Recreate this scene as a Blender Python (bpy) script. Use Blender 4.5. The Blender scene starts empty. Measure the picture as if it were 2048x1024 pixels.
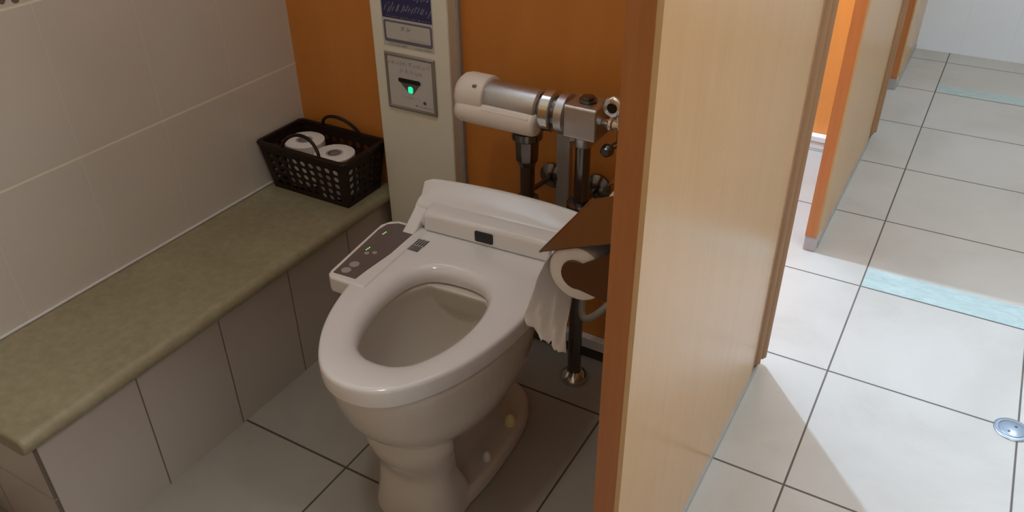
import bpy, bmesh, math, random
from mathutils import Vector, Matrix
random.seed(7)
sc = bpy.context.scene
PI = math.pi

# ------------------------------------------------------------------ camera
W, H = 2048, 1024
F_PX = 1645.66
CAM_Z = 1.294
def cam_axes(yaw, pit, rol):
    cy, sy, cp, sp, cr, sr = math.cos(yaw), math.sin(yaw), math.cos(pit), math.sin(pit), math.cos(rol), math.sin(rol)
    f = Vector((sy*cp, cy*cp, -sp)); r = Vector((cy, -sy, 0)); u = r.cross(f)
    return cr*r + sr*u, -sr*r + cr*u, f
r_, u_, f_ = cam_axes(math.radians(-30.3419), math.radians(32.8917), math.radians(-0.6594))
cam = bpy.data.cameras.new('camera'); camo = bpy.data.objects.new('camera', cam)
sc.collection.objects.link(camo); sc.camera = camo
cam.sensor_width = 36; cam.lens = 36*F_PX/W; cam.clip_start = 0.01
m = Matrix((r_, u_, -f_)).transposed().to_4x4(); m.translation = Vector((0, 0, CAM_Z))
camo.matrix_world = m

# ------------------------------------------------------------------ exposure, world, lights
sc.view_settings.view_transform = 'Standard'
sc.view_settings.look = 'None'
sc.view_settings.gamma = 1
sc.view_settings.use_curve_mapping = False
sc.view_settings.exposure = 0.0
wd = bpy.data.worlds.new('world'); sc.world = wd; wd.use_nodes = True
wd.node_tree.nodes['Background'].inputs[0].default_value = (1.0, 0.95, 0.9, 1)
wd.node_tree.nodes['Background'].inputs[1].default_value = 0.03
CEIL = 2.55
def area(name, loc, size, power, col, sy=None):
    l = bpy.data.lights.new(name, 'AREA'); l.energy = power; l.color = col
    l.shape = 'RECTANGLE'; l.size = size; l.size_y = sy or size
    o = bpy.data.objects.new(name, l); o.location = loc; sc.collection.objects.link(o)
    return o
WARM = (1.0, 0.93, 0.84)
L_COR1 = area('corridor_light', (0.75, 1.02, CEIL-0.06), 0.24, 29, (0.99, 0.97, 0.93), 0.9)
L_COR2 = area('corridor_light', (0.75, 3.45, CEIL-0.06), 0.24, 16, (0.83, 0.96, 1.06), 0.9)
# weak lamp of the toilet cubicle in front
L_CUB = area('cubicle_light', (-0.80, 0.52, CEIL-0.06), 0.16, 4.0, (0.92, 0.93, 0.83), 0.16)
# lamp of the next cubicle
l = bpy.data.lights.new('cubicle_lamp', 'POINT'); l.energy = 240; l.color = (0.50, 0.71, 1.0); l.shadow_soft_size = 0.012
lo = bpy.data.objects.new('cubicle_lamp', l); lo.location = (-0.73, 2.163, CEIL-0.10); sc.collection.objects.link(lo)

# ------------------------------------------------------------------ node materials
def mat(name, col, rough=0.5, metal=0.0, spec=0.5, coat=0.0):
    m = bpy.data.materials.new(name); m.use_nodes = True
    b = m.node_tree.nodes['Principled BSDF']
    b.inputs['Base Color'].default_value = (*col, 1)
    b.inputs['Roughness'].default_value = rough
    b.inputs['Metallic'].default_value = metal
    b.inputs['Specular IOR Level'].default_value = spec
    b.inputs['Coat Weight'].default_value = coat
    b.inputs['Coat Roughness'].default_value = 0.08
    return m
class N:
    """small node builder"""
    def __init__(s, m):
        s.m = m; s.t = m.node_tree; s.b = s.t.nodes['Principled BSDF']
    def new(s, kind, **kw):
        n = s.t.nodes.new(kind)
        for k, v in kw.items(): setattr(n, k, v)
        return n
    def put(s, sock, v):
        if isinstance(v, bpy.types.NodeSocket): s.t.links.new(v, sock)
        else: sock.default_value = v
    def math(s, op, a, b=None, clamp=False):
        n = s.new('ShaderNodeMath', operation=op, use_clamp=clamp); s.put(n.inputs[0], a)
        if b is not None: s.put(n.inputs[1], b)
        return n.outputs[0]
    def pos(s):
        g = s.new('ShaderNodeNewGeometry'); x = s.new('ShaderNodeSeparateXYZ'); s.t.links.new(g.outputs['Position'], x.inputs[0])
        return g.outputs['Position'], x.outputs
    def noise(s, vec, scale, detail=3, rough=0.5, dist=0.0, sc3=None):
        if sc3:
            mp = s.new('ShaderNodeMapping'); s.put(mp.inputs['Vector'], vec); mp.inputs['Scale'].default_value = sc3; vec = mp.outputs[0]
        n = s.new('ShaderNodeTexNoise'); s.put(n.inputs['Vector'], vec); n.inputs['Scale'].default_value = scale
        n.inputs['Detail'].default_value = detail; n.inputs['Roughness'].default_value = rough; n.inputs['Distortion'].default_value = dist
        return n.outputs['Fac']
    def ramp(s, fac, stops):
        r = s.new('ShaderNodeValToRGB'); s.put(r.inputs[0], fac)
        e = r.color_ramp.elements
        e[0].position, e[0].color = stops[0][0], (*stops[0][1], 1)
        e[1].position, e[1].color = stops[-1][0], (*stops[-1][1], 1)
        for p, c in stops[1:-1]:
            q = e.new(p); q.color = (*c, 1)
        return r.outputs[0]
    def mix(s, fac, a, b):
        n = s.new('ShaderNodeMix', data_type='RGBA'); s.put(n.inputs[0], fac)
        s.put(n.inputs[6], a if not isinstance(a, tuple) else (*a, 1)); s.put(n.inputs[7], b if not isinstance(b, tuple) else (*b, 1))
        return n.outputs[2]
    def line(s, u, u0, du, w):
        """1 on grout lines at u0 + k*du of full width w"""
        a = s.math('SUBTRACT', u, u0-du/2); a = s.math('DIVIDE', a, du); a = s.math('FRACT', a)
        a = s.math('ABSOLUTE', s.math('SUBTRACT', a, 0.5)); a = s.math('MULTIPLY', a, du)
        a = s.math('SUBTRACT', w*0.5+0.0006, a); return s.math('DIVIDE', a, 0.0012, clamp=True)
    def bump(s, h, strength, dist=0.001):
        b = s.new('ShaderNodeBump'); b.inputs['Strength'].default_value = strength; b.inputs['Distance'].default_value = dist
        s.put(b.inputs['Height'], h); s.t.links.new(b.outputs[0], s.b.inputs['Normal'])

def floor_material():
    m = mat('floor_tile', (0.6, 0.56, 0.48), 0.22, 0, 0.5); n = N(m); p, xyz = n.pos()
    cloud = n.noise(p, 2.6, 5, 0.6, 0.6); vein = n.noise(p, 6.0, 6, 0.62, 2.2)
    c = n.ramp(cloud, [(0.25, (0.325, 0.296, 0.250)), (0.5, (0.375, 0.348, 0.304)), (0.75, (0.41, 0.385, 0.343))])
    v = n.math('ABSOLUTE', n.math('SUBTRACT', vein, 0.5)); v = n.math('MULTIPLY', v, 90); v = n.math('SUBTRACT', 1.0, v, clamp=True)
    v = n.math('MULTIPLY', v, n.math('MULTIPLY', n.math('SUBTRACT', n.noise(p, 5.0, 2), 0.5, clamp=True), 1.6))
    c = n.mix(v, c, (0.36, 0.31, 0.25))
    g = n.math('MAXIMUM', n.line(xyz[0], -0.1075, 0.4, 0.0042), n.line(xyz[1], 0.858, 0.4, 0.005))
    c = n.mix(g, c, (0.075, 0.062, 0.05)); n.put(n.b.inputs['Base Color'], c)
    n.put(n.b.inputs['Roughness'], n.math('ADD', 0.36, n.math('MULTIPLY', g, 0.5)))
    h = n.math('SUBTRACT', n.math('MULTIPLY', cloud, 0.15), n.math('MULTIPLY', g, 1.0)); n.bump(h, 0.35, 0.0012)
    return m
def wall_tile_material(name, ax, lines, base, grout, rough=0.16, border=False):
    """lines: [(axis, u0, du, width)]"""
    m = mat(name, base, rough); n = N(m); p, xyz = n.pos()
    cl = n.noise(p, 3.0, 4, 0.5); d = tuple(v*0.93 for v in base)
    c = n.mix(cl, base, d); allg = None
    for (a, u0, du, w, col) in lines:
        g = n.line(xyz[a], u0, du, w); c = n.mix(g, c, col)
        allg = g if allg is None else n.math('MAXIMUM', allg, g)
    if border:   # floral border printed on the tiles above 0.893 m
        z = xyz[2]
        band = n.math('MULTIPLY', n.math('GREATER_THAN', z, 0.897), n.math('LESS_THAN', z, 0.955))
        vo = n.new('ShaderNodeTexVoronoi'); mp = n.new('ShaderNodeMapping'); n.put(mp.inputs['Vector'], p); mp.inputs['Scale'].default_value = (1, 45, 60)
        n.t.links.new(mp.outputs[0], vo.inputs['Vector']); vo.inputs['Scale'].default_value = 1.0
        leaf = n.math('LESS_THAN', n.math('ADD', vo.outputs['Distance'], n.math('MULTIPLY', n.noise(p, 90, 2), 0.35)), 0.5)
        c = n.mix(n.math('MULTIPLY', band, leaf), c, (0.20, 0.15, 0.13))
    n.put(n.b.inputs['Base Color'], c)
    n.put(n.b.inputs['Roughness'], n.math('ADD', rough, n.math('MULTIPLY', allg, 0.45)))
    n.bump(n.math('SUBTRACT', n.math('MULTIPLY', n.noise(p, 5, 2), 0.9), allg), 0.25, 0.0012)
    return m
def wood_material(name, a, b, rough, scale=(26, 26, 1.6), coat=0.0, bump=0.05):
    m = mat(name, a, rough, 0, 0.5, coat); n = N(m); p, xyz = n.pos()
    f = n.noise(p, 3.0, 6, 0.65, 0.4, scale); c = n.ramp(f, [(0.3, a), (0.7, b)])
    q = n.noise(p, 1.8, 2, 0.5); c = n.mix(n.math('MULTIPLY', q, 0.25), c, tuple(v*0.8 for v in a))
    n.put(n.b.inputs['Base Color'], c); n.bump(n.noise(p, 14, 3, 0.5, 0.0, (6, 6, 1.2)), bump, 0.0015)
    return m
def maple_material():
    m = mat('maple_laminate', (0.5, 0.33, 0.2), 0.24, 0, 0.5); n = N(m); p, xyz = n.pos()
    f = n.noise(p, 3.0, 6, 0.65, 0.6, (14, 14, 1.1)); c = n.ramp(f, [(0.3, (0.45, 0.245, 0.088)), (0.7, (0.485, 0.272, 0.104))])
    n.put(n.b.inputs['Base Color'], c)
    w = n.noise(p, 10, 4, 0.6, 1.0, (3, 3, 1)); n.bump(w, 0.13, 0.002)
    return m
def speckle(name, a, b, rough, scale=60, bump=0.3, coarse=5):
    m = mat(name, a, rough); n = N(m); p, xyz = n.pos()
    f = n.math('ADD', n.math('MULTIPLY', n.noise(p, scale, 4, 0.6), 0.5), n.math('MULTIPLY', n.noise(p, coarse, 4, 0.6), 0.5))
    n.put(n.b.inputs['Base Color'], n.ramp(f, [(0.35, a), (0.65, b)])); n.bump(n.noise(p, scale*0.7, 5, 0.7), bump, 0.002)
    return m

M = {}
M['floor'] = floor_material()
LG = (0.90, 0.85, 0.70)
M['wall_tile'] = wall_tile_material('wall_tile', 0, [(1, 0.034, 0.2, 0.0014, (0.77, 0.72, 0.65)), (2, 0.593, 0.3, 0.0045, LG)], (0.74, 0.69, 0.62), None, 0.2, True)
DG = (0.16, 0.13, 0.10)
M['bench_tile'] = wall_tile_material('bench_tile', 0, [(1, 0.648, 0.2015, 0.0030, DG)], (0.54, 0.485, 0.43), None, 0.22)
M['bench_end'] = wall_tile_material('bench_end_tile', 1, [(0, -1.19, 0.2, 0.003, DG), (2, 0.16, 0.2, 0.003, (0.35, 0.32, 0.28))], (0.60, 0.56, 0.50), None, 0.2)
M['stone'] = speckle('bench_stone', (0.26, 0.22, 0.13), (0.36, 0.315, 0.20), 0.42, 55, 0.28)
M['orange'] = wood_material('orange_laminate', (0.63, 0.235, 0.042), (0.69, 0.265, 0.052), 0.38, (5, 5, 1))
M['edge'] = wood_material('orange_wood_edge', (0.43, 0.155, 0.045), (0.52, 0.20, 0.064), 0.42)
M['maple'] = maple_material()
M['mould'] = wood_material('brown_moulding', (0.27, 0.135, 0.055), (0.32, 0.17, 0.075), 0.45)
M['plastic'] = mat('white_plastic', (0.86, 0.84, 0.84), 0.16, 0, 0.5, 0.3)
M['plastic2'] = mat('offwhite_plastic', (0.83, 0.80, 0.79), 0.24)
M['cover'] = mat('sensor_cover_plastic', (0.80, 0.72, 0.66), 0.35)
M['ceramic'] = mat('cream_ceramic', (0.70, 0.64, 0.565), 0.1, 0, 0.5, 0.5)
M['chrome'] = mat('chrome', (0.72, 0.72, 0.72), 0.12, 1.0)
M['chrome_satin'] = mat('satin_chrome', (0.60, 0.60, 0.62), 0.33, 1.0)
M['chrome_dark'] = mat('dark_chrome', (0.21, 0.20, 0.20), 0.2, 1.0)  # darker chrome base for pipes and fittings
M['painted_reflection'] = mat('reflection_brown_plate', (0.10, 0.038, 0.012), 0.18)  # holder plates: the mirrored orange wall is put into the base colour
M['steel_edge'] = mat('polished_steel_edge', (0.6, 0.58, 0.55), 0.15, 1.0)
M['basket'] = mat('brown_basket_plastic', (0.022, 0.010, 0.008), 0.5, 0, 0.3)
M['paper'] = speckle('toilet_paper', (0.82, 0.77, 0.74), (0.86, 0.81, 0.78), 0.9, 200, 0.2)
M['paint'] = mat('grey_painted_steel', (0.86, 0.84, 0.74), 0.5)
M['frame'] = mat('brushed_frame', (0.36, 0.345, 0.32), 0.4, 0.7)
M['white'] = mat('white_plate', (0.62, 0.60, 0.60), 0.35)
M['sticker'] = mat('sticker_paper', (0.60, 0.585, 0.57), 0.5)
M['navy'] = mat('navy_print', (0.035, 0.035, 0.13), 0.5)
M['violet'] = mat('violet_print', (0.17, 0.155, 0.21), 0.5)
M['ink'] = mat('grey_ink', (0.26, 0.24, 0.24), 0.6)
M['ink_dark'] = mat('dark_ink', (0.10, 0.09, 0.09), 0.6)
M['ink_red'] = mat('red_ink', (0.42, 0.13, 0.10), 0.6)
M['ink_blue'] = mat('blue_ink', (0.07, 0.13, 0.28), 0.6)
M['ink_green'] = mat('pale_green_ink', (0.36, 0.44, 0.36), 0.6)
M['panel_grey'] = mat('mauve_grey_membrane', (0.155, 0.125, 0.125), 0.2)
M['button'] = mat('pale_button', (0.40, 0.37, 0.36), 0.4)
M['black'] = mat('black_glass', (0.008, 0.008, 0.008), 0.12)
M['dark'] = mat('dark_recess', (0.03, 0.025, 0.025), 0.4)
M['cap'] = mat('yellowed_bolt_cap', (0.88, 0.76, 0.36), 0.35)
M['grey_trim'] = mat('grey_trim', (0.42, 0.40, 0.38), 0.45)
M['white_trim'] = mat('white_trim', (0.72, 0.70, 0.68), 0.4)
M['dark_base'] = mat('dark_plinth', (0.06, 0.05, 0.045), 0.4)
M['foot'] = mat('grey_foot_rail', (0.33, 0.33, 0.31), 0.35, 0.3)
M['foot_block'] = mat('steel_foot_block', (0.42, 0.40, 0.41), 0.4, 0.2)
M['hose'] = mat('grey_hose', (0.42, 0.40, 0.36), 0.4)
M['water'] = mat('water', (0.60, 0.52, 0.44), 0.03)
M['ceiling'] = mat('ceiling_paint', (0.8, 0.78, 0.75), 0.8)
M['corridor_wall'] = wall_tile_material('far_wall_tile', 1, [(0, -0.075, 0.2, 0.002, (0.68, 0.72, 0.75)), (2, 0.6, 0.3, 0.002, (0.72, 0.77, 0.80))], (0.76, 0.81, 0.84), None, 0.4)
M['plain_wall'] = mat('painted_wall', (0.55, 0.52, 0.48), 0.6)
M['drain'] = mat('drain_steel', (0.27, 0.31, 0.36), 0.3, 0.7)
def marble():
    m = mat('green_marble_strip', (0.5, 0.6, 0.58), 0.2); n = N(m); p, xyz = n.pos()
    f = n.noise(p, 16, 6, 0.65, 1.5, (1, 2.2, 1)); n.put(n.b.inputs['Base Color'], n.ramp(f, [(0.3, (0.27, 0.335, 0.31)), (0.55, (0.315, 0.385, 0.36)), (0.75, (0.375, 0.43, 0.41))]))
    return m
M['marble'] = marble()
def emis(name, col, s):
    m = mat(name, col, 0.4); b = m.node_tree.nodes['Principled BSDF']
    b.inputs['Emission Color'].default_value = (*col, 1); b.inputs['Emission Strength'].default_value = s; return m
M['led'] = emis('green_led', (0.02, 0.75, 0.38), 1.0)
M['led2'] = emis('lime_led', (0.25, 0.9, 0.2), 1.3)
M['lamp'] = emis('lamp_diffuser', (1.0, 0.95, 0.88), 3.0)
M['lamp_cool'] = emis('cool_lamp_diffuser', (0.9, 0.95, 1.0), 6.0)

# ------------------------------------------------------------------ mesh helpers
def obj(name, bm, material, parent=None, smooth=False, bevel=0.0, sub=0, solid=0.0, angle=35, seg=2):
    bmesh.ops.recalc_face_normals(bm, faces=bm.faces[:])
    me = bpy.data.meshes.new(name); bm.to_mesh(me); bm.free()
    o = bpy.data.objects.new(name, me); sc.collection.objects.link(o)
    mats = material if isinstance(material, (list, tuple)) else [material]
    for mm in mats: me.materials.append(mm)
    if parent: o.parent = parent
    if solid: s = o.modifiers.new('solid', 'SOLIDIFY'); s.thickness = solid; s.offset = 0
    if bevel:
        b = o.modifiers.new('bevel', 'BEVEL'); b.width = bevel; b.segments = seg; b.limit_method = 'ANGLE'; b.angle_limit = math.radians(35); b.harden_normals = False
    if sub: s = o.modifiers.new('sub', 'SUBSURF'); s.levels = sub; s.render_levels = sub
    if smooth or bevel:
        for f in me.polygons: f.use_smooth = True
        if not sub:
            try: me.set_sharp_from_angle(angle=math.radians(angle))
            except Exception: pass
    return o
def tag(o, label=None, cat=None, group=None, kind=None):
    if label: o['label'] = label
    if cat: o['category'] = cat
    if group: o['group'] = group
    if kind: o['kind'] = kind
    return o
def empty(name, loc, label, cat, rz=0, group=None):
    o = bpy.data.objects.new(name, None); sc.collection.objects.link(o); o.location = loc; o.rotation_euler = (0, 0, rz)
    o.empty_display_size = 0.05
    return tag(o, label, cat, group)
def box(bm, x0, x1, y0, y1, z0, z1, mi=0):
    v = [bm.verts.new((x, y, z)) for x in (x0, x1) for y in (y0, y1) for z in (z0, z1)]
    for f in ((0, 1, 3, 2), (4, 6, 7, 5), (0, 4, 5, 1), (2, 3, 7, 6), (0, 2, 6, 4), (1, 5, 7, 3)):
        bm.faces.new([v[i] for i in f]).material_index = mi
def bx(*a): bm = bmesh.new(); box(bm, *a); return bm
def frame_of(d):
    d = d.normalized(); a = Vector((0, 0, 1)) if abs(d.z) < 0.9 else Vector((1, 0, 0))
    u = d.cross(a).normalized(); return u, d.cross(u).normalized()
def loft(bm, loops, cap0=True, cap1=True, closed=True, mi=0):
    rings = [[bm.verts.new(p) for p in lp] for lp in loops]; n = len(rings[0])
    for a, b in zip(rings, rings[1:]):
        for i in range(n if closed else n-1):
            j = (i+1) % n; bm.faces.new((a[i], a[j], b[j], b[i])).material_index = mi
    if cap0: bm.faces.new(rings[0][::-1]).material_index = mi
    if cap1: bm.faces.new(rings[-1]).material_index = mi
    return rings
def lathe(bm, p, d, prof, seg=32, mi=0, cap0=True, cap1=True):
    """prof: list of (distance along d, radius)"""
    p = Vector(p); d = Vector(d).normalized(); u, v = frame_of(d)
    loops = [[p + d*t + (u*math.cos(2*PI*i/seg) + v*math.sin(2*PI*i/seg))*r for i in range(seg)] for t, r in prof]
    loft(bm, loops, cap0, cap1, mi=mi)
def tube(bm, pts, r, seg=16, cap=True):
    pts = [Vector(p) for p in pts]; loops = []; u = None
    for i, p in enumerate(pts):
        d = (pts[min(i+1, len(pts)-1)] - pts[max(i-1, 0)]).normalized()
        if u is None: u, v = frame_of(d)
        else: u = (u - d*u.dot(d)).normalized(); v = d.cross(u)
        rr = r[i] if isinstance(r, (list, tuple)) else r
        loops.append([p + (u*math.cos(2*PI*k/seg) + v*math.sin(2*PI*k/seg))*rr for k in range(seg)])
    loft(bm, loops, cap, cap)
def bez(p0, p1, p2, p3, n=16):
    p0, p1, p2, p3 = map(Vector, (p0, p1, p2, p3)); out = []
    for i in range(n+1):
        t = i/n; s = 1-t; out.append(p0*s**3 + p1*3*s*s*t + p2*3*s*t*t + p3*t**3)
    return out
def prism(bm, poly, axis, a0, a1, mi=0):
    """poly of 2D points extruded along axis (0 x, 1 y, 2 z)"""
    def mk(p, a):
        if axis == 0: return (a, p[0], p[1])
        if axis == 1: return (p[0], a, p[1])
        return (p[0], p[1], a)
    loft(bm, [[mk(p, a0) for p in poly], [mk(p, a1) for p in poly]], mi=mi)
def rrect(x0, x1, y0, y1, r, n=5):
    out = []
    for cx, cy, a0 in ((x1-r, y1-r, 0), (x0+r, y1-r, 90), (x0+r, y0+r, 180), (x1-r, y0+r, 270)):
        for i in range(n+1):
            a = math.radians(a0 + 90*i/n); out.append((cx + r*math.cos(a), cy + r*math.sin(a)))
    return out
def catmull(pts, n=8, closed=True):
    out = []; k = len(pts)
    for i in range(k if closed else k-1):
        g = (lambda j: pts[j % k]) if closed else (lambda j: pts[max(0, min(k-1, j))])
        p0, p1, p2, p3 = (Vector(g(i-1)), Vector(g(i)), Vector(g(i+1)), Vector(g(i+2)))
        for s in range(n):
            t = s/n; out.append(0.5*((2*p1) + (p2-p0)*t + (2*p0-5*p1+4*p2-p3)*t*t + (3*p1-p0-3*p2+p3)*t**3))
    if not closed: out.append(Vector(pts[-1]))
    return out
def struct(name, bm, m, **k):
    o = obj(name, bm, m, **k); o['kind'] = 'structure'; return o

# ------------------------------------------------------------------ room shell
XW, YB, YF = -1.46, 1.44, 4.20
XR, YN = 1.75, -1.6
struct('floor', bx(XW-0.1, XR+0.1, YN-0.1, YF+0.1, -0.08, 0.0), M['floor'])
struct('ceiling', bx(XW-0.1, XR+0.1, YN-0.1, YF+0.1, CEIL, CEIL+0.08), M['ceiling'])
struct('wall_left', bx(XW-0.1, XW, YN-0.1, YF+0.1, 0, CEIL), M['wall_tile'])
struct('wall_right', bx(XR, XR+0.1, YN, YF, 0, CEIL), M['plain_wall'])
struct('wall_front', bx(XW, XR+0.1, YN-0.1, YN, 0, CEIL), M['plain_wall'])
struct('wall_far', bx(XW, XR+0.1, YF, YF+0.1, 0, CEIL), M['corridor_wall'])
PH = 2.02
struct('wall_back', bx(XW, -0.292, YB, YB+0.04, 0.0, PH), M['orange'])
struct('wall_next_cubicle', bx(XW, -0.292, YB+1.46, YB+1.50, 0.0, PH), M['orange'])
struct('wall_near_unseen', bx(XW, -0.292, -0.07, -0.03, 0.0, PH), M['maple'])  # unseen side wall, added to keep corridor light out of the cubicle
def skirting(name, y):
    bm = bmesh.new(); box(bm, XW if y > 2 else -1.18, -0.292, y-0.016, y-0.0005, 0, 0.031, 0); box(bm, XW if y > 2 else -1.18, -0.292, y-0.020, y-0.0005, 0.031, 0.060, 1)
    return bm
struct('baseboard_back', skirting('b', YB), [M['dark_base'], M['white_trim']], bevel=0.002)
bm = bmesh.new(); box(bm, XW, -0.292, 2.900-0.030, 2.8995, 0, 0.028, 0); box(bm, XW, -0.292, 2.900-0.034, 2.8995, 0.028, 0.050, 0)
struct('baseboard_next_cubicle', bm, [M['white_trim']], bevel=0.003)
# flush marble strips between the corridor tiles
struct('trim_1', bx(-0.1055, XR, 2.060, 2.160, -0.004, 0.0006), M['marble'])
struct('trim_2', bx(-0.1055, XR, 3.660, 3.758, -0.004, 0.0006), M['marble'])
# silicone joint between bench top and tiled wall
struct('trim_3', bx(XW, XW+0.006, 0.42, YB, 0.3245, 0.3305), M['white_trim'], bevel=0.002)
# grey cover strip on the back wall behind the valve
struct('trim_4', bx(-0.722, -0.692, YB-0.014, YB-0.0005, 0.060, 0.60), M['grey_trim'], bevel=0.003)

# corridor ceiling lights
for i, (y, c) in enumerate(((1.02, 'opposite the near cubicle'), (3.45, 'near the far wall'))):
    t = empty('ceiling_light', (0.75, y, CEIL), 'long white ceiling light above the corridor ' + c, 'light')
    obj('housing', bx(-0.15, 0.15, -0.48, 0.48, -0.045, -0.0005), M['white_trim'], t, bevel=0.004)
    obj('diffuser', bx(-0.12, 0.12, -0.45, 0.45, -0.050, -0.0455), M['lamp'], t)
t = empty('ceiling_lamp', (-0.73, 2.163, CEIL), 'round cool white lamp in the ceiling of the next cubicle', 'light')
bm = bmesh.new(); lathe(bm, (0, 0, -0.0005), (0, 0, -1), [(0, 0.07), (0.02, 0.07), (0.03, 0.055)]); obj('housing', bm, M['white_trim'], t, smooth=True)
t0 = t; bm = bmesh.new(); lathe(bm, (0, 0, -0.0505), (0, 0, -1), [(-0.02, 0.045), (0.0, 0.045), (0.008, 0.035)]); obj('diffuser', bm, M['lamp_cool'], t, smooth=True)

t = empty('ceiling_lamp', (-0.80, 0.52, CEIL), 'square dim warm lamp in the ceiling above the toilet', 'light')
obj('housing', bx(-.10, .10, -.10, .10, -.045, -.0005), M['white_trim'], t, bevel=.004)
obj('diffuser', bx(-.08, .08, -.08, .08, -.050, -.0455), M['lamp'], t)

# ------------------------------------------------------------------ bench
t = empty('tiled_bench', (-1.30, 0.93, 0), 'long low bench of beige tiles with an olive stone top along the left wall', 'bench')
def rel(o, r): o.location = -Vector(r.location); return o
bm = bx(XW+0.001, -1.19, 0.4456, YB-0.001, 0.0, 0.29); rel(obj('bench_front', bm, M['bench_tile'], t), t)
bm = bx(XW+0.001, -1.1905, 0.4405, 0.4455, 0.0, 0.29); rel(obj('bench_end', bm, M['bench_end'], t), t)
xs, ys = -1.170, 0.420
prof = [(XW+0.001, 0.2901), (XW+0.001, 0.3250), (xs-0.020, 0.3250)]
for i in range(1, 8):
    a = PI/2 - PI*i/8; prof.append((xs-0.0175+0.0175*math.cos(a), 0.3075+0.0175*math.sin(a)))
prof += [(xs-0.0175, 0.2901)]
bm = bmesh.new(); prism(bm, prof, 1, ys, YB-0.001)
rel(obj('bench_top', bm, M['stone'], t, bevel=0.006, seg=3), t)

# ------------------------------------------------------------------ service column with notices
CX0, CX1, CY = -1.170, -0.966, 1.398
t = empty('service_column', (-1.068, 1.42, 0), 'pale grey square steel column between the bench and the toilet', 'column')
bm = bx(CX0, CX1, CY, YB-0.0005, 0.0, CEIL-0.005); rel(obj('casing', bm, M['paint'], t, bevel=0.003), t)
bm = bx(CX1-0.001, CX1+0.006, YB-0.012, YB-0.0006, 0.062, PH); rel(obj('edge_flange', bm, M['grey_trim'], t), t)

def scribble(bm, x0, x1, z0, z1, y, n, slant=0.3, seed=1, mi=0, w=0.0009):
    """a line of small unreadable characters: slanting strokes of unequal length"""
    r = random.Random(seed); h = z1-z0
    for i in range(n):
        cx = x0 + (x1-x0)*(i+0.5)/n + r.uniform(-.3, .3)*(x1-x0)/n
        a = z0 + h*r.uniform(0, .35); b = z0 + h*r.uniform(.6, 1); s = slant*(b-a)
        v = [bm.verts.new(q) for q in ((cx, y, a), (cx+w, y, a), (cx+w+s, y, b), (cx+s, y, b))]
        f = bm.faces.new(v); f.material_index = mi
        if r.random() < .6:
            zz = r.uniform(a, b); l = (x1-x0)/n*.7
            v = [bm.verts.new(q) for q in ((cx-l*.4, y, zz), (cx+l*.6, y, zz-.0002), (cx+l*.6, y, zz+w*.8), (cx-l*.4, y, zz+w*.8))]
            bm.faces.new(v).material_index = mi
# sticker
SY = CY - 0.0006
t = empty('notice_sticker', (-1.072, CY, 0.76), 'paper sticker with a navy header stuck on the grey column above the hand sensor', 'sticker')
bm = bx(-1.139, -1.004, SY, CY-0.0002, 0.702, 0.86); rel(obj('backing', bm, M['sticker'], t), t)
bm = bmesh.new(); box(bm, -1.136, -1.006, SY-0.0004, SY-0.0001, 0.765, 0.86); rel(obj('header', bm, M['navy'], t), t)
bm = bmesh.new(); scribble(bm, -1.133, -1.012, 0.776, 0.80, SY-0.0006, 17, 0.55, 3, 0, 0.0016); scribble(bm, -1.13, -1.01, 0.806, 0.83, SY-0.0006, 14, 0.55, 4, 0, 0.0018)
scribble(bm, -1.130, -1.012, 0.7665, 0.7715, SY-0.0006, 26, 0.2, 5, 0, 0.0008)
rel(obj('header_lettering', bm, M['violet'], t), t); bpy.data.objects[t.name].children[-1].data.materials[0] = M['violet']
hl = mat('header_letter_print', (0.36, 0.34, 0.44), 0.5); t.children[-1].data.materials[0] = hl
bm = bmesh.new(); prism(bm, rrect(-1.135, -1.007, 0.712, 0.760, 0.006), 1, SY-0.0004, SY-0.0001); rel(obj('label_border', bm, M['violet'], t), t)
bm = bmesh.new(); prism(bm, rrect(-1.129, -1.012, 0.7195, 0.7555, 0.003), 1, SY-0.0007, SY-0.00045); rel(obj('label_field', bm, M['sticker'], t), t)
bm = bmesh.new(); scribble(bm, -1.092, -1.064, 0.739, 0.752, SY-0.0010, 4, 0.3, 9, 0, 0.0018)
scribble(bm, -1.072, -1.015, 0.7215, 0.7255, SY-0.0010, 16, 0.3, 12, 0, 0.0006)
scribble(bm, -1.126, -1.075, 0.7035, 0.7105, SY-0.0005, 18, 0.4, 10, 0, 0.0008); scribble(bm, -1.055, -1.012, 0.703, 0.709, SY-0.0005, 12, 0.4, 11, 0, 0.0008)
rel(obj('label_lettering', bm, M['ink'], t), t)
# hand sensor plate
t = empty('hand_sensor_plate', (-1.072, CY, 0.622), 'square white hand sensor plate with a glowing green light set in the grey column', 'sensor')
FX0, FX1, FZ0, FZ1 = -1.139, -1.005, 0.558, 0.689
bm = bmesh.new()
o_ = [(FX0, FZ0), (FX1, FZ0), (FX1, FZ1), (FX0, FZ1)]
def sq(i, y): return [(FX0+i, y, FZ0+i), (FX1-i, y, FZ0+i), (FX1-i, y, FZ1-i), (FX0+i, y, FZ1-i)]
loft(bm, [sq(0, CY-0.0003), sq(0, CY-0.0045), sq(0.003, CY-0.0065), sq(0.0065, CY-0.0060), sq(0.0075, CY-0.0020), sq(0.0075, CY-0.0003)], True, True)
rel(obj('frame', bm, M['frame'], t, bevel=0.0012), t)
bm = bx(FX0+0.0078, FX1-0.0078, CY-0.0042, CY-0.0022, FZ0+0.0078, FZ1-0.0078); pl = rel(obj('plate', bm, M['white'], t), t)
PY = CY-0.0044
bm = bmesh.new(); prism(bm, [(-1.104, 0.628), (-1.098, 0.634), (-1.050, 0.634), (-1.044, 0.628), (-1.066, 0.601), (-1.077, 0.601)], 1, PY-0.0006, PY)
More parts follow.
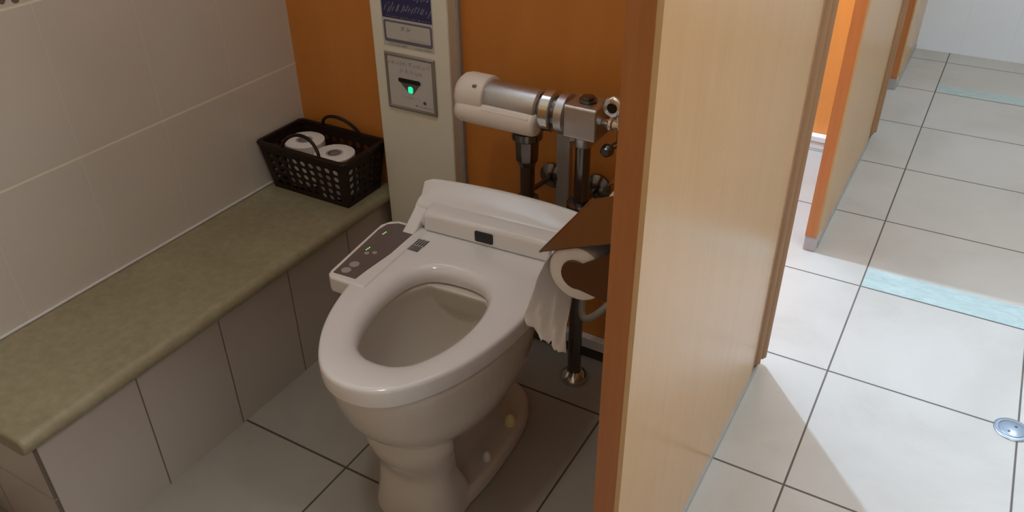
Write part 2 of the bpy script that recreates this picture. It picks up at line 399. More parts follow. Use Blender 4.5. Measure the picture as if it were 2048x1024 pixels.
tr = rel(obj('sensor_window', bm, mat('smoked_window', (0.13, 0.11, 0.105), 0.15), t), t)
bm = bmesh.new(); prism(bm, rrect(-1.104, -1.044, 0.6245, 0.6345, 0.004), 1, PY-0.0016, PY-0.0007); rel(obj('sensor_slot', bm, M['black'], t, bevel=0.0004), t)
bm = bmesh.new(); prism(bm, rrect(-1.0785, -1.0655, 0.602, 0.618, 0.005), 1, PY-0.0022, PY-0.0007)
o = rel(obj('indicator_light', bm, M['led'], t, bevel=0.0005), t); o['label'] = 'glowing green indicator light'
bm = bmesh.new(); scribble(bm, -1.129, -1.018, 0.661, 0.673, PY-0.0002, 19, 0.25, 21, 0, 0.0010); scribble(bm, -1.103, -1.040, 0.645, 0.657, PY-0.0002, 12, 0.25, 22, 0, 0.0010)
rel(obj('instruction_lettering', bm, M['ink'], t), t)
bm = bmesh.new(); scribble(bm, -1.098, -1.048, 0.588, 0.594, PY-0.0002, 14, 0.2, 23, 0, 0.0008); rel(obj('green_lettering', bm, M['ink_green'], t), t)
bm = bmesh.new(); lathe(bm, (-1.036, PY, 0.585), (0, -1, 0), [(0, .0042), (0.0004, .0042)], 14); rel(obj('blue_mark', bm, M['ink_blue'], t), t)
bm = bmesh.new(); scribble(bm, -1.065, -1.056, 0.571, 0.580, PY-0.0002, 2, 0.4, 24, 0, 0.0022); rel(obj('red_mark', bm, M['ink_red'], t), t)
bm = bmesh.new(); scribble(bm, -1.052, -1.018, 0.571, 0.577, PY-0.0002, 12, 0.3, 25, 0, 0.0007); rel(obj('maker_lettering', bm, M['ink'], t), t)

# ------------------------------------------------------------------ partition panels along the corridor
def partition(name, y0, y1, label, foot_block, mould=True):
    t = empty(name, (-0.273, (y0+y1)/2, 0), label, 'partition', 0, 'partition panels along the corridor')
    x0, x1 = -0.2905, -0.256; zb = 0.048; zt = PH+0.02
    bm = bx(x0, x1, y0+0.006, y1-(0.09 if mould else 0), 0.012 if not foot_block else 0.012, zt)
    rel(obj('board', bx(x0+0.0005, x1, y0+0.0065, y1-(0.085 if mould else 0), 0.022, zt), M['maple'], t), t); bm.free()
    bm = bmesh.new(); prism(bm, [(x0, y0), (x1-0.005, y0), (x1, y0+0.0045), (x1, y0+0.006), (x0, y0+0.006)], 2, 0.048, zt)
    rel(obj('edge_strip', bm, M['edge'], t), t)
    bm = bmesh.new(); prism(bm, [(x1-0.0045, y0+0.0002), (x1+0.0006, y0+0.0042), (x1+0.0006, y0+0.0062), (x1-0.001, y0+0.0062)], 2, 0.05, zt)
    rel(obj('corner_band', bm, M['maple'], t), t)
    rel(obj('foot_rail', bx(x0+0.004, x1+0.0025, y0+0.03, y1-0.03 if mould else y1, 0.0, 0.021), M['foot'], t), t)
    rel(obj('foot_block', bx(x0+0.001, x1+0.001, y0+0.003, y0+0.05, 0.0, 0.0475), M['foot_block'], t, bevel=0.002), t)
    if mould:
        bm = bmesh.new()
        poly = [(x0, y1-0.0845), (x1-0.001, y1-0.0845), (x1-0.001, y1-0.058), (x1+0.004, y1-0.055), (x1+0.009, y1-0.046), (x1+0.004, y1-0.034), (x1+0.003, y1-0.030),
                (x1+0.010, y1-0.026), (x1+0.015, y1-0.016), (x1+0.013, y1-0.006), (x1+0.004, y1), (x0, y1)]
        prism(bm, poly, 2, 0.030, zt); rel(obj('end_moulding', bm, M['mould'], t, bevel=0.0015), t)
    return t
partition('partition_panel', 0.709, 1.612, 'tall maple laminate partition panel hiding the right side of the toilet, nearest the camera', False)
partition('partition_panel', 2.168, 3.070, 'maple partition panel behind the nearest one, with bright orange end and steel foot', True)
partition('partition_panel', 3.600, YF-0.001, 'farthest maple partition panel, reaching the pale end wall', True, mould=False)

partition('partition_panel', -0.93, -0.03, 'unseen maple partition panel beside the camera position, added to shade the toilet cubicle', False)  # out of view; added to cut light spilling in through the entrance

# floor drain
t = empty('floor_drain', (0.281, 1.653, 0), 'round steel floor drain cover at a tile corner in the lit corridor', 'drain')
bm = bmesh.new(); lathe(bm, (0, 0, 0.0001), (0, 0, 1), [(0, .036), (.0018, .036), (.003, .034), (.003, .0275), (.0015, .0265)], 48); obj('rim', bm, M['drain'], t, smooth=True)
bm = bmesh.new(); lathe(bm, (0, 0, 0.0017), (0, 0, 1), [(0, .026), (.0014, .0258), (.002, .0245)], 48); lid = obj('lid', bm, M['drain'], t, smooth=True)
for (x, y) in ((-0.006, -0.011), (0.007, 0.010)):
    bm = bmesh.new(); lathe(bm, (x, y, 0.0038), (0, 0, 1), [(0, .0030), (.0006, .0027)], 16); obj('screw_hole', bm, M['dark'], lid, smooth=True)

# ------------------------------------------------------------------ toilet
T = empty('toilet', (-0.7265, 0.95, 0), 'white washlet toilet with open seat and cream ceramic pedestal beside the bench', 'toilet', math.radians(3.3))
def sup(yf, yb, w, z, n=2.3, yc=None, k=72, nb=None, cx=0):
    yc = (yf+yb)/2 if yc is None else yc; out = []
    for i in range(k):
        a = 2*PI*i/k; c, s = math.cos(a), math.sin(a); nn = n if s < 0 else (nb or n)
        x = w*math.copysign(abs(c)**(2/nn), c); y = math.copysign(abs(s)**(2/nn), s)
        out.append(Vector((x+cx, yc + (y*(yb-yc) if s > 0 else y*(yc-yf)), z)))
    return out
bm = bmesh.new()
# outside of the bowl and the front pedestal, then over the rim and down the inside
def dense(secs, n=3):
    """smooth interpolation between the given sections"""
    out = []
    for i in range(len(secs)-1):
        p0, p1, p2, p3 = secs[max(i-1, 0)], secs[i], secs[i+1], secs[min(i+2, len(secs)-1)]
        for k in range(n):
            t = k/n; out.append([0.5*((2*b)+(c-a)*t+(2*a-5*b+4*c-d)*t*t+(3*b-a-3*c+d)*t**3) for a, b, c, d in zip(p0, p1, p2, p3)])
    return out + [secs[-1]]
def tilt(yf, yb, w, z, n, k): return [Vector((p.x, p.y, p.z + k*min(0.0, p.y+.06) + .12*k*(p.y-.04))) for p in sup(yf, yb, w, z, n, .04)]
A1 = [tilt(-.09, .19, .070, .206, 2.4, 0), tilt(-.142, .222, .112, .218, 2.3, .04), tilt(-.158, .232, .129, .232, 2.25, .04)]
A2 = [tilt(-.158, .232, .129, .232, 2.25, .04), tilt(-.186, .239, .143, .258, 2.25, .05), tilt(-.206, .247, .152, .289, 2.25, .03), tilt(-.221, .252, .158, .325, 2.2, .01), sup(-.231, .256, .163, .36, 2.2, .04, nb=2.8), sup(-.2345, .26, .166, .385, 2.2, .04, nb=3)]
A3 = [sup(-.230, .258, .162, .3945, 2.2, .04, nb=3), sup(-.19, .125, .108, .3945, 2.1, -.03), sup(-.184, .118, .102, .389, 2.1, -.03)]
A4 = [sup(-.186, .12, .104, .365, 2.1, -.03), sup(-.178, .11, .098, .32, 2.1, -.02), sup(-.150, .09, .082, .265, 2.1, -.02), sup(-.11, .055, .060, .225, 2.1, -.02), sup(-.085, .035, .046, .213, 2.1, -.02), sup(-.07, .02, .036, .205, 2.1, -.02)]
loft(bm, A1[:-1] + dense(A2) + A3 + dense(A4))
# front pedestal with a slanting back
G = [sup(-.152, -.016, .094, 0, 2.5, -.07, nb=7), sup(-.150, -.022, .090, .02, 2.5, -.07, nb=7), sup(-.143, -.034, .083, .06, 2.4, -.075, nb=7), sup(-.134, -.052, .077, .103, 2.4, -.085, nb=7),
     sup(-.140, -.062, .080, .130, 2.2, -.085, nb=6), sup(-.152, -.072, .085, .155, 2.1, -.088, nb=6), sup(-.160, -.082, .090, .18, 2.1, -.095, nb=6), sup(-.162, -.092, .096, .21, 2.1, -.105, nb=5), sup(-.160, -.098, .095, .245, 2.1, -.11, nb=4)]
loft(bm, dense(G))
# foot flange and the narrow trap body standing on it
F = [sup(-.151, .290, .104, 0, 2.6, .10, nb=2.5), sup(-.151, .292, .106, .006, 2.6, .10, nb=2.5), sup(-.148, .289, .103, .024, 2.6, .10, nb=2.5), sup(-.143, .280, .096, .033, 2.6, .10, nb=2.5)]
loft(bm, F)
R = [sup(-.12, .238, .040, .026, 4, .05), sup(-.12, .230, .037, .05, 4, .05), sup(-.12, .222, .036, .12, 4, .05), sup(-.12, .225, .043, .19, 4, .05), sup(-.12, .23, .07, .23, 4, .05)]
loft(bm, dense(R))
# rear deck that carries the housing
loft(bm, [sup(.12, .265, .11, .30, 4), sup(.10, .300, .150, .345, 4), sup(.09, .308, .163, .392, 4)])
bowl = obj('bowl', bm, M['ceramic'], T, smooth=True, angle=50)
rm = bowl.modifiers.new('remesh', 'REMESH'); rm.mode = 'VOXEL'; rm.voxel_size = 0.0028; rm.use_smooth_shade = True
sm = bowl.modifiers.new('smooth', 'SMOOTH'); sm.factor = 0.5; sm.iterations = 11
bm = bmesh.new(); loft(bm, [sup(-.098, .05, .058, .2105, 2.1, -.02), sup(-.098, .05, .058, .2115, 2.1, -.02)]); obj('water', bm, M['water'], T, smooth=True)
for (x, y, r, h, lab) in ((.077, .154, .0125, .030, None), (.080, .042, .0095, .024, None)):
    bm = bmesh.new(); lathe(bm, (x, y, .030), (0, 0, 1), [(0, r), (h*.45, r*.98), (h*.75, r*.75), (h*.93, r*.4), (h, r*.1)], 20)
    o = obj('bolt_cap', bm, M['cap'] if y > .1 else M['plastic2'], T, smooth=True, angle=80)
    o['label'] = 'yellowed domed bolt cap' if y > .1 else 'white pointed bolt cap'

# seat ring
outer_half = [(0, -.250), (.040, -.243), (.075, -.221), (.108, -.180), (.135, -.130), (.154, -.075), (.167, -.015), (.174, .05), (.176, .11), (.174, .165), (.170, .205), (.150, .222), (.08, .224), (0, .224)]
outer = [Vector((x, y)) for x, y in outer_half] + [Vector((-x, y)) for x, y in outer_half[-2:0:-1]]
inner_half = [(0, -.166), (.030, -.161), (.058, -.140), (.080, -.095), (.092, -.04), (.093, .015), (.083, .062), (.060, .093), (.030, .104), (0, .106)]
inner = [Vector((x, y)) for x, y in inner_half] + [Vector((-x, y)) for x, y in inner_half[-2:0:-1]]
def by_angle(pts, c, k):
    d = catmull(pts, 12); res = []
    for i in range(k):
        a = 2*PI*i/k - PI/2; dr = Vector((math.cos(a), math.sin(a)))
        best = None
        for j in range(len(d)):
            p, q = d[j]-c, d[(j+1) % len(d)]-c
            e = q-p; den = dr.x*e.y - dr.y*e.x
            if abs(den) < 1e-12: continue
            t_ = (p.x*e.y - p.y*e.x)/den; u = (p.x*dr.y - p.y*dr.x)/den
            if t_ > 0 and -1e-6 <= u <= 1.000001 and (best is None or t_ < best): best = t_
        res.append(c + dr*best)
    return res
K = 128; c0 = Vector((0, -.02))
OO, II = by_angle(outer, c0, K), by_angle(inner, c0, K)
def blend(f, z, off=0.0):
    out = []
    for a, b in zip(OO, II):
        p = a.lerp(b, f); d = (b-a).normalized()
        p = p + d*off
        out.append(Vector((p.x, p.y, z)))
    return out
ZS = .432
loops = [blend(0, .3955, .006), blend(0, .3975, .001), blend(0, .408, 0), blend(0, .4245, .0004), blend(0, ZS-.0035, .0016), blend(0, ZS-.001, .0045), blend(0, ZS, .011), blend(0.5, ZS-.001, 0), blend(1, ZS-.003, -.022), blend(1, ZS-.008, -.010),
         blend(1, ZS-.016, -.002), blend(1, .405, 0.0), blend(1, .3965, -.001), blend(1, .3955, -.004)]
bm = bmesh.new(); rings = loft(bm, loops, False, False)
for i in range(K): bm.faces.new((rings[-1][i], rings[-1][(i+1) % K], rings[0][(i+1) % K], rings[0][i]))
seat = obj('seat', bm, M['plastic'], T, smooth=True, angle=60)
# hinge arms rising from the seat into the housing
for s in (-1, 1):
    bm = bmesh.new(); prism(bm, [(.165, ZS-.004), (.195, ZS+.010), (.235, .468), (.262, .474), (.262, .43), (.165, .42)], 0, s*.176, s*.148)
    obj('hinge_arm', bm, M['plastic'], seat, bevel=0.006, seg=3)
# printed label on the seat
bm = bmesh.new(); r = random.Random(5)
for i in range(6):
    x = -.136 + i*.0052; box(bm, x, x+.0030, .151, .171+r.uniform(-.003, .003), ZS-.0005, ZS+.0003)
for k in range(4): box(bm, -.137, -.108, .147-k*.005-.0015, .147-k*.005+.0012, ZS-.0005, ZS+.0002)
obj('printed_label', bm, [M['ink_dark']], seat)

# housing
def prof_housing(yo):   # (y, z) profile of the back cover
    return [(.2265, .396), (.2265, .452), (.234, .470), (.250, .480), (.262, .4825), (.300+yo, .5065), (.309+yo, .503), (.313+yo, .494), (.315+yo, .396)]
bm = bmesh.new(); loops = []
for i in range(25):
    x = -.1775 + .355*i/24; u = abs(x)/.1775
    yo = -.017*u*u - .006*max(0, u-.9)/.1
    p = prof_housing(yo)
    if i in (0, 24): p = [(y if y < .24 else y-.003, z-.003 if z > .45 else z) for y, z in p]
    loops.append([Vector((x, y, z)) for y, z in p])
loft(bm, loops); hs = obj('housing', bm, M['plastic'], T, bevel=0.005, seg=3)
# front ridge
bm = bmesh.new(); prism(bm, [(.205, .4325), (.2065, .464), (.212, .4715), (.226, .476), (.258, .478), (.258, .4325)], 0, -.140, .140)
rg = obj('front_ridge', bm, M['plastic'], T, bevel=0.004, seg=3)
bm = bmesh.new(); prism(bm, rrect(-.021, .019, .4400, .4630, .0035), 1, .2035, .2062); o = obj('sensor_window', bm, M['black'], T, bevel=0.0005); o['label'] = 'small black sensor window'
for s in (-1, 1):   # curled hinge covers at both ends of the ridge
    bm = bmesh.new(); lathe(bm, (s*.141, .224, .448), (s, 0, 0), [(0, .016), (.0065, .016)], 24); obj('hinge_cover', bm, M['plastic2'], T, bevel=0.002)
# control panel on the left
bm = bmesh.new()
cp = [(-.130, -.018), (-.206, -.016), (-.218, -.008), (-.2215, .005), (-.2305, .150), (-.232, .185), (-.222, .205), (-.205, .2145), (-.150, .2145), (-.130, .2145)]
prism(bm, cp, 2, .398, .4335)
cpo = obj('control_panel', bm, M['plastic'], T, bevel=0.005, seg=3)
bm = bmesh.new(); prism(bm, [(-.160, -.002), (-.211, -.002), (-.2155, .06), (-.2225, .165), (-.2185, .190), (-.200, .203), (-.150, .203), (-.150, .10), (-.158, .03)], 2, .4325, .4343)
mem = obj('membrane', bm, M['panel_grey'], cpo, bevel=0.0005)
for (x, y, r) in ((-.192, .014, .0095), (-.190, .037, .0098)):
    bm = bmesh.new(); lathe(bm, (x, y, .4340), (0, 0, 1), [(0, r), (.0012, r), (.0018, r*.85)], 24); bt = obj('button', bm, M['button'], cpo, smooth=True)
for (x, y) in ((-.192, .080), (-.179, .088)):
    bm = bmesh.new(); lathe(bm, (x, y, .4340), (0, 0, 1), [(0, .005), (.0010, .0048)], 16); obj('button', bm, M['button'], cpo, smooth=True)
for (x, y) in ((-.200, .090), (-.204, .153)):
    bm = bmesh.new()
    for k in range(3): lathe(bm, (x+k*.0006, y+k*.0045, .4341), (0, 0, 1), [(0, .0013), (.0008, .0012)], 8)
    o = obj('indicator_light', bm, M['led2'], cpo); o['label'] = 'row of tiny green lights'

# ------------------------------------------------------------------ flush valve and pipes
PX1, PX2, PY_, VZ = -.745, -.620, 1.340, .668
# pipe into the toilet
t = empty('flush_pipe', (PX1, PY_, 0), 'dark chrome pipe dropping from the flush valve behind the toilet housing, left of the two', 'pipe')
bm = bmesh.new(); tube(bm, [(0, 0, .58), (0, 0, .42), (0, 0, .38), (0, -.012, .352), (0, -.035, .338)], .0155, 24); obj('tube', bm, M['chrome_dark'], t, smooth=True)
bm = bmesh.new(); lathe(bm, (0, 0, .525), (0, 0, 1), [(0, .0165), (.012, .021), (.016, .0235)], 8); lathe(bm, (0, 0, .540), (0, 0, 1), [(0, .024), (.045, .026), (.048, .022)], 8); obj('hex_nut', bm, M['chrome_dark'], t, bevel=0.001)
bm = bmesh.new(); lathe(bm, (0, 0, .586), (0, 0, 1), [(0, .027), (.004, .032), (.018, .032), (.022, .027)], 32); obj('top_ring', bm, M['chrome_dark'], t, smooth=True)
bm = bmesh.new(); lathe(bm, (0, 0, .440), (0, 0, 1), [(0, .019), (.002, .024), (.012, .024), (.016, .017)], 28); obj('collar', bm, M['chrome_dark'], t, smooth=True)
def flange(t, x, z):
    bm = bmesh.new(); lathe(bm, (x, .0975, z), (0, -1, 0), [(0, .029), (.005, .029), (.011, .018), (.016, .007)], 28); tube(bm, [(x, .085, z), (x*.5, .04, z), (0, .0, z)], .006, 12)
    obj('wall_bracket', bm, M['chrome_dark'], t, smooth=True)
flange(t, .010, .462)
# supply pipe
t = empty('supply_pipe', (PX2, PY_, 0), 'dark chrome pipe running down to a round floor flange, right of the two', 'pipe')
bm = bmesh.new(); tube(bm, [(0, 0, .002), (0, 0, .615)], .0155, 24); obj('tube', bm, M['chrome_dark'], t, smooth=True)
bm = bmesh.new(); lathe(bm, (0, 0, 0.0005), (0, 0, 1), [(0, .031), (.004, .033), (.012, .032), (.022, .024), (.027, .018)], 36); obj('floor_flange', bm, M['chrome'], t, smooth=True)
bm = bmesh.new(); lathe(bm, (0, 0, .462), (0, 0, 1), [(0, .019), (.002, .030), (.010, .030), (.014, .017)], 32); obj('collar', bm, M['chrome_dark'], t, smooth=True)
bm = bmesh.new(); lathe(bm, (0, 0, .600), (0, 0, 1), [(0, .018), (.003, .020), (.045, .020)], 24); obj('top_socket', bm, M['chrome_satin'], t, smooth=True)
flange(t, -.006, .462)
# the valve
t = empty('flush_valve', (-.70, 1.32, VZ), 'chrome flush valve with a white plastic sensor cover on the wall behind the toilet', 'valve')
VY, X = 0.0, -.70
def vb(): return bmesh.new()
# barrel, runs along x
bm = vb(); lathe(bm, (-.132, 0, 0), (1, 0, 0), [(0, .036), (.004, .0372), (.128, .0372), (.132, .034)], 40); obj('barrel', bm, M['chrome_satin'], t, smooth=True)
bm = vb(); lathe(bm, (.000, 0, 0), (1, 0, 0), [(0, .030), (.012, .030)], 40); obj('neck', bm, M['chrome_dark'], t, smooth=True)
bm = vb(); lathe(bm, (.008, 0, 0), (1, 0, 0), [(0, .036), (.002, .041), (.020, .041), (.023, .036)], 40); obj('ring', bm, M['chrome'], t, smooth=True)
bm = vb(); lathe(bm, (.031, 0, 0), (1, 0, 0), [(0, .031), (.010, .031)], 40); obj('neck', bm, M['chrome_dark'], t, smooth=True)
bm = vb(); lathe(bm, (.040, 0, 0), (1, 0, 0), [(0, .036), (.002, .040), (.018, .040), (.020, .037)], 40); obj('ring', bm, M['chrome_satin'], t, smooth=True)
bm = vb(); prism(bm, rrect(-.033, .034, -.034, .032, .006), 0, .060, .128); body = obj('valve_body', bm, M['chrome_satin'], t, bevel=0.003)
bm = vb(); lathe(bm, (.094, .004, .033), (0, 0, 1), [(0, .017), (.004, .017), (.005, .012), (.009, .012), (.010, .008)], 24); obj('adjusting_cap', bm, M['chrome_dark'], body, smooth=True)
bm = vb(); lathe(bm, (.070, -.012, -.040), (0, 0, -1), [(-.006, .010), (.004, .010), (.006, .007)], 6); obj('plug_nut', bm, M['chrome_satin'], body)
# white cover: full round cap at the left end, trough over the lower front
bm = vb(); A = []
def arc(x, a0, a1, r, n=28): return [Vector((x, r*math.cos(a), r*math.sin(a))) for a in [a0+(a1-a0)*i/n for i in range(n+1)]]
lathe(bm, (-.187, 0, 0), (1, 0, 0), [(0, .020), (.004, .034), (.012, .041), (.022, .044), (.068, .044), (.072, .0425)], 40)
cov = obj('sensor_cover', bm, M['cover'], t, smooth=True, angle=70)
bm = vb()
secs = []
for x, k in ((-.176, .80), (-.165, .97), (-.14, 1), (-.02, 1), (-.004, .97), (.002, .88), (.004, .66)):
    secs.append([Vector((x, -.026+p[0]*k, -.0235+p[1]*k)) for p in [(.026*math.cos(a)*(1.0), .0255*math.sin(a)) for a in [2*PI*i/32 for i in range(32)]]])
loft(bm, secs); obj('front_bar', bm, M['cover'], cov, smooth=True, angle=70)
bm = vb(); box(bm, -.116, -.006, -.0478, -.030, -.020, -.006); obj('cover_lip', bm, M['cover'], cov, bevel=0.003)
bm = vb(); box(bm, -.139, -.131, -.034, -.028, .0285, .0335); obj('switch_mark', bm, M['ink'], cov)
# outlet neck down to the flush pipe
bm = vb(); tube(bm, [(-.045, .020, -.030), (-.045, .020, -.061)], .024, 28); obj('outlet_neck', bm, M['chrome_dark'], t, smooth=True)
# stop valve
bm = vb(); lathe(bm, (.128, .0, -.002), (1, 0, 0), [(0, .009), (.012, .009), (.013, .013), (.020, .013), (.021, .009), (.034, .009), (.035, .0145), (.060, .0145), (.065, .010), (.110, .010)], 8)
sv = obj('stop_valve', bm, M['chrome'], t, bevel=0.001)
bm = vb(); lathe(bm, (.160, -.022, .046), (0, -1, 0), [(0, .016), (.003, .0215), (.012, .0215), (.015, .016)], 8); hw = obj('handwheel', bm, M['chrome'], sv, bevel=0.003)
bm = vb(); lathe(bm, (.160, -.0374, .046), (0, -1, 0), [(0, .010), (.0012, .009)], 20); obj('handwheel_cap', bm, M['black'], hw)
bm = vb(); tube(bm, [(.160, 0, .0), (.160, -.006, .03), (.160, -.022, .046)], .006, 12); obj('spindle', bm, M['chrome'], sv, smooth=True)
bm = vb(); tube(bm, [(.166, 0, -.006), (.166, 0, -.040), (.158, .05, -.046), (.150, .119, -.046)], .008, 14); obj('inlet_pipe', bm, M['chrome_dark'], sv, smooth=True)
bm = vb(); lathe(bm, (.150, .1195, -.046), (0, -1, 0), [(0, .026), (.006, .026), (.012, .015), (.03, .010)], 28); obj('wall_flange', bm, M['chrome_dark'], sv, smooth=True)
bm = vb(); lathe(bm, (.146, -.006, -.050), (0, -1, 0), [(0, .010), (.006, .013), (.016, .011), (.02, .007)], 20); tube(bm, [(.146, -.008, -.05), (.166, 0, -.035)], .006, 10); obj('drain_tap', bm, M['chrome_dark'], sv, smooth=True)
# grey hose drooping beside the supply pipe
bm = bmesh.new(); tube(bm, bez((-.562, 1.262, .345), (-.565, 1.21, .25), (-.53, 1.20, .285), (-.48, 1.21, .36), 20) + bez((-.48, 1.21, .36), (-.43, 1.22, .43), (-.40, 1.30, .50), (-.40, 1.425, .53), 14)[1:], .0075, 14)
o = obj('water_hose', bm, M['hose'], None, smooth=True); tag(o, 'thin grey water hose curving between the toilet and the right partition', 'hose')

# ------------------------------------------------------------------ paper rolls and holder
def roll_mesh(r, rc, h, seg=48):
    bm = bmesh.new()
    prof = [(rc, 0), (r-.003, 0), (r, .002), (r, h-.002), (r-.003, h), (rc+.001, h), (rc, h-.001)]
    loops = [[Vector((p*math.cos(2*PI*i/seg), p*math.sin(2*PI*i/seg), z)) for i in range(seg)] for p, z in prof]
    rg = loft(bm, loops, False, False)
    for i in range(seg): bm.faces.new((rg[-1][i], rg[-1][(i+1) % seg], rg[0][(i+1) % seg], rg[0][i]))
    return bm
def paper_roll(loc, rot, r, label, group=None, core=True, h=.105, rc=.019):
    t = empty('toilet_paper_roll', loc, label, 'toilet paper', 0, group); t.rotation_euler = rot
    obj('paper', roll_mesh(r, rc+.0012, h), M['paper'], t, smooth=True)
    bm = roll_mesh(rc, rc-.0015, h-.002); bmesh.ops.translate(bm, vec=(0, 0, .001), verts=bm.verts)
    obj('core', bm, mat('cardboard_core', (0.50, 0.45, 0.41), .85), t, smooth=True)
    return t
RX, RZ = -.368, .7035
hang = paper_roll((RX, .895, RZ), (PI/2, 0, 0), .039, 'half used toilet paper roll with a torn hanging sheet, in the nearer holder')
paper_roll((RX+.016, 1.062, RZ+.001), (PI/2, 0, 0), .053, 'toilet paper roll in the farther holder, mostly hidden by the partition', None)
# torn sheet
bm = bmesh.new(); nu, nv = 26, 30; grid = []; r = random.Random(11)
topL, topR = Vector((-.4085, .782, .715)), Vector((-.4085, .886, .715))
for j in range(nv+1):
    v = j/nv; row = []
    for i in range(nu+1):
        u = i/nu
        a = topL.lerp(topR, u)
        bL, bR = Vector((-.446, .795, .600)), Vector((-.390, .806, .556)); b = bL.lerp(bR, u)
        e = v**0.65
        p = a.lerp(b, e)
        wr = .006*math.sin(PI*min(1, v*1.5))*math.sin(u*9+v*2.5) + .0035*v*math.sin(u*17-v*6) + .0018*v*math.sin(u*31+v*11)
        p += Vector((-.35, -.8, .1))*wr
        if v < .25: p.x -= .002*math.sin(v*4*PI)
        if j == nv: p.z += r.uniform(-.004, .004)
        p.z -= .008*v*math.sin(PI*u)
        row.append(bm.verts.new(p - Vector((RX, .895, RZ))))
    grid.append(row)
for j in range(nv):
    for i in range(nu): bm.faces.new((grid[j][i], grid[j][i+1], grid[j+1][i+1], grid[j+1][i]))
# the roll's own frame is turned by 90 degrees about x, so bring the sheet into it
bmesh.ops.rotate(bm, cent=(0, 0, 0), matrix=Matrix.Rotation(-PI/2, 3, 'X'), verts=bm.verts)
obj('hanging_sheet', bm, M['paper'], hang, smooth=True, solid=.0006, angle=180)
# holder
t = empty('toilet_paper_holder', (-.2915, .92, .72), 'twin toilet paper holder with steel plates, their brown reflection painted in, inside the nearest partition panel', 'holder')
bm = bx(-.294, -.2908, .775, 1.075, .67, .795); rel(obj('back_plate', bm, M['painted_reflection'], t), t)
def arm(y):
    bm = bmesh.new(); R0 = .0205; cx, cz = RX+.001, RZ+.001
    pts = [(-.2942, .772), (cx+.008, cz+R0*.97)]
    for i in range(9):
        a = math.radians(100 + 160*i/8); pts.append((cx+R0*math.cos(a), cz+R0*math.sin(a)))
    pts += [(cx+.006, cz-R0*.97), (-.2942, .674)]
    prism(bm, pts, 1, y, y+.0015); rel(obj('side_arm', bm, M['painted_reflection'], t), t)
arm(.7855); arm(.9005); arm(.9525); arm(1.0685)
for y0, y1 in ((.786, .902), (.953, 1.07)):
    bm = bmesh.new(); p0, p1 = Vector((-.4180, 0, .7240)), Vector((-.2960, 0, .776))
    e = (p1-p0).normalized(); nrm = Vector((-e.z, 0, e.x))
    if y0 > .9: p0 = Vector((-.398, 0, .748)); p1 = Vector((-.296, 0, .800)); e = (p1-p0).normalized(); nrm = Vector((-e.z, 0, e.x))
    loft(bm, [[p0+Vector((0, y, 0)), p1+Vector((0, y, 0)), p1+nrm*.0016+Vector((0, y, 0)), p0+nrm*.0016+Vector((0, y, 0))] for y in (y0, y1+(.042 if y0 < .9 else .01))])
    fl = rel(obj('cover_flap', bm, M['painted_reflection'], t, bevel=0.0004), t)
    bm = bmesh.new(); q = p0 - e*.0012 - nrm*.0004
    loft(bm, [[q+Vector((0, y, 0)), q+e*.002+Vector((0, y, 0)), q+e*.002+nrm*.0026+Vector((0, y, 0)), q+nrm*.0026+Vector((0, y, 0))] for y in (y0-.0005, y1+(.0425 if y0 < .9 else .0105))])
    obj('flap_edge', bm, M['steel_edge'], fl)

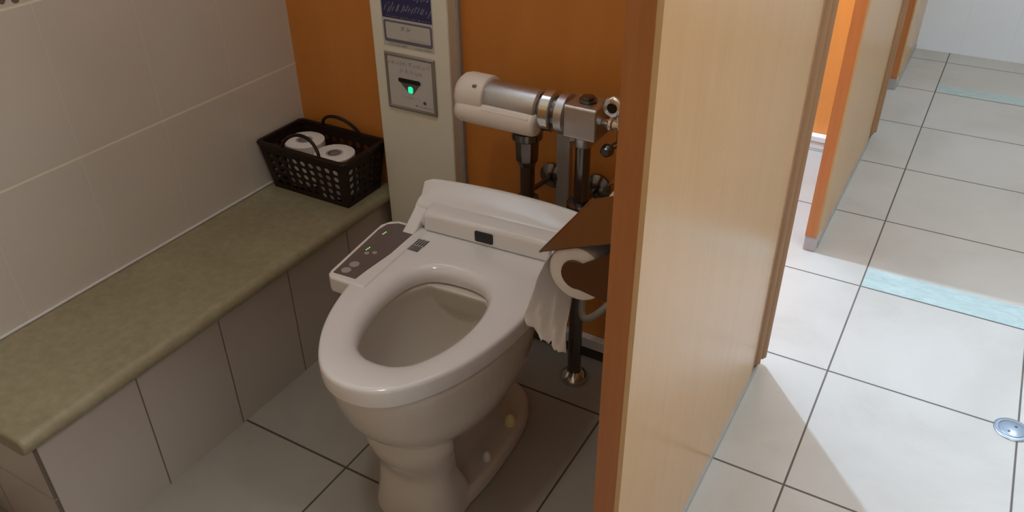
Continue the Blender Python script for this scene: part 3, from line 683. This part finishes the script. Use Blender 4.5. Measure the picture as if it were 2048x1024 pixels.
# ------------------------------------------------------------------ basket with rolls
B0 = Vector((-1.319, 1.345, .3252))
t = empty('storage_basket', B0, 'dark brown perforated plastic basket of toilet rolls on the bench corner', 'basket')
bw, bd, tw, td, bh = .116, .060, .133, .0765, .125
def wall_panel(bm, b0, b1, t1, t0, nx, nz, nrm):
    """quad wall b0-b1 (bottom) t0-t1 (top) with a staggered net of oval holes"""
    def P(u, v): return (b0.lerp(b1, u)).lerp(t0.lerp(t1, u), v)
    u0, u1, v0, v1 = .06, .94, .07, .84
    # solid borders
    def quad(a, b, c, d): bm.faces.new([bm.verts.new(P(*q)) for q in (a, b, c, d)])
    quad((0, 0), (1, 0), (1, v0), (0, v0)); quad((0, v1), (1, v1), (1, 1), (0, 1)); quad((0, v0), (u0, v0), (u0, v1), (0, v1)); quad((u1, v0), (1, v0), (1, v1), (u1, v1))
    K_ = 12
    for a in range(nx):
        for b in range(nz):
            cu0, cu1 = u0+(u1-u0)*a/nx, u0+(u1-u0)*(a+1)/nx; cv0, cv1 = v0+(v1-v0)*b/nz, v0+(v1-v0)*(b+1)/nz
            mu, mv = (cu0+cu1)/2, (cv0+cv1)/2
            sq_, ov = [], []
            for k in range(K_):
                an = 2*PI*(k+.5)/K_; c, s = math.cos(an), math.sin(an); mx = max(abs(c), abs(s))
                sq_.append(bm.verts.new(P(mu+(cu1-cu0)/2*c/mx, mv+(cv1-cv0)/2*s/mx)))
                ov.append(bm.verts.new(P(mu+(cu1-cu0)*.34*c, mv+(cv1-cv0)*.38*s)))
            for k in range(K_): bm.faces.new((sq_[k], sq_[(k+1) % K_], ov[(k+1) % K_], ov[k]))
            # corners of the cell
            cs = [(cu1, cv1), (cu0, cv1), (cu0, cv0), (cu1, cv0)]
            for q, (k1, k2) in enumerate(((1, 1), (4, 4), (7, 7), (10, 10))):
                cv_ = bm.verts.new(P(*cs[q])); bm.faces.new((sq_[k1], cv_, sq_[(k1+1) % K_])) if False else None
bm = bmesh.new()
def V(x, y, z): return Vector((x, y, z))
bb = [V(-bw, -bd, 0), V(bw, -bd, 0), V(bw, bd, 0), V(-bw, bd, 0)]; tt = [V(-tw, -td, bh), V(tw, -td, bh), V(tw, td, bh), V(-tw, td, bh)]
for i in range(4):
    j = (i+1) % 4; wall_panel(bm, bb[i], bb[j], tt[j], tt[i], 9 if i % 2 == 0 else 5, 5, None)
bm.faces.new([bm.verts.new(p) for p in bb])
bmesh.ops.remove_doubles(bm, verts=bm.verts, dist=.0002)
obj('basket_wall', bm, M['basket'], t, solid=.003)
bm = bmesh.new()
def ringrect(ix, iy, z): return [V(x, y, z) for x, y in rrect(-ix, ix, -iy, iy, .012)]
loft(bm, [ringrect(tw-.004, td-.004, bh-.006), ringrect(tw+.005, td+.005, bh-.006), ringrect(tw+.006, td+.006, bh), ringrect(tw+.004, td+.004, bh+.003), ringrect(tw-.004, td-.004, bh+.003), ringrect(tw-.004, td-.004, bh-.006)], False, False)
obj('rim', bm, M['basket'], t, smooth=True)
for s in (-1, 1):
    bm = bmesh.new(); ph = bez((-.062, s*(td+.002), bh-.01), (-.052, s*(td-.02), bh+.055), (.050, s*(td-.02), bh+.055), (.062, s*(td+.002), bh-.01), 20)
    tube(bm, ph, .0042, 10); obj('handle', bm, M['basket'], t, smooth=True)
paper_roll((-1.380, 1.351, .329), (0, 0, 0), .049, 'toilet paper roll standing in the basket, left of the two', 'toilet rolls in the brown basket', h=.110)
paper_roll((-1.275, 1.338, .329), (0, 0, 0), .049, 'toilet paper roll standing in the basket, right one next to the grey column', 'toilet rolls in the brown basket', h=.104)
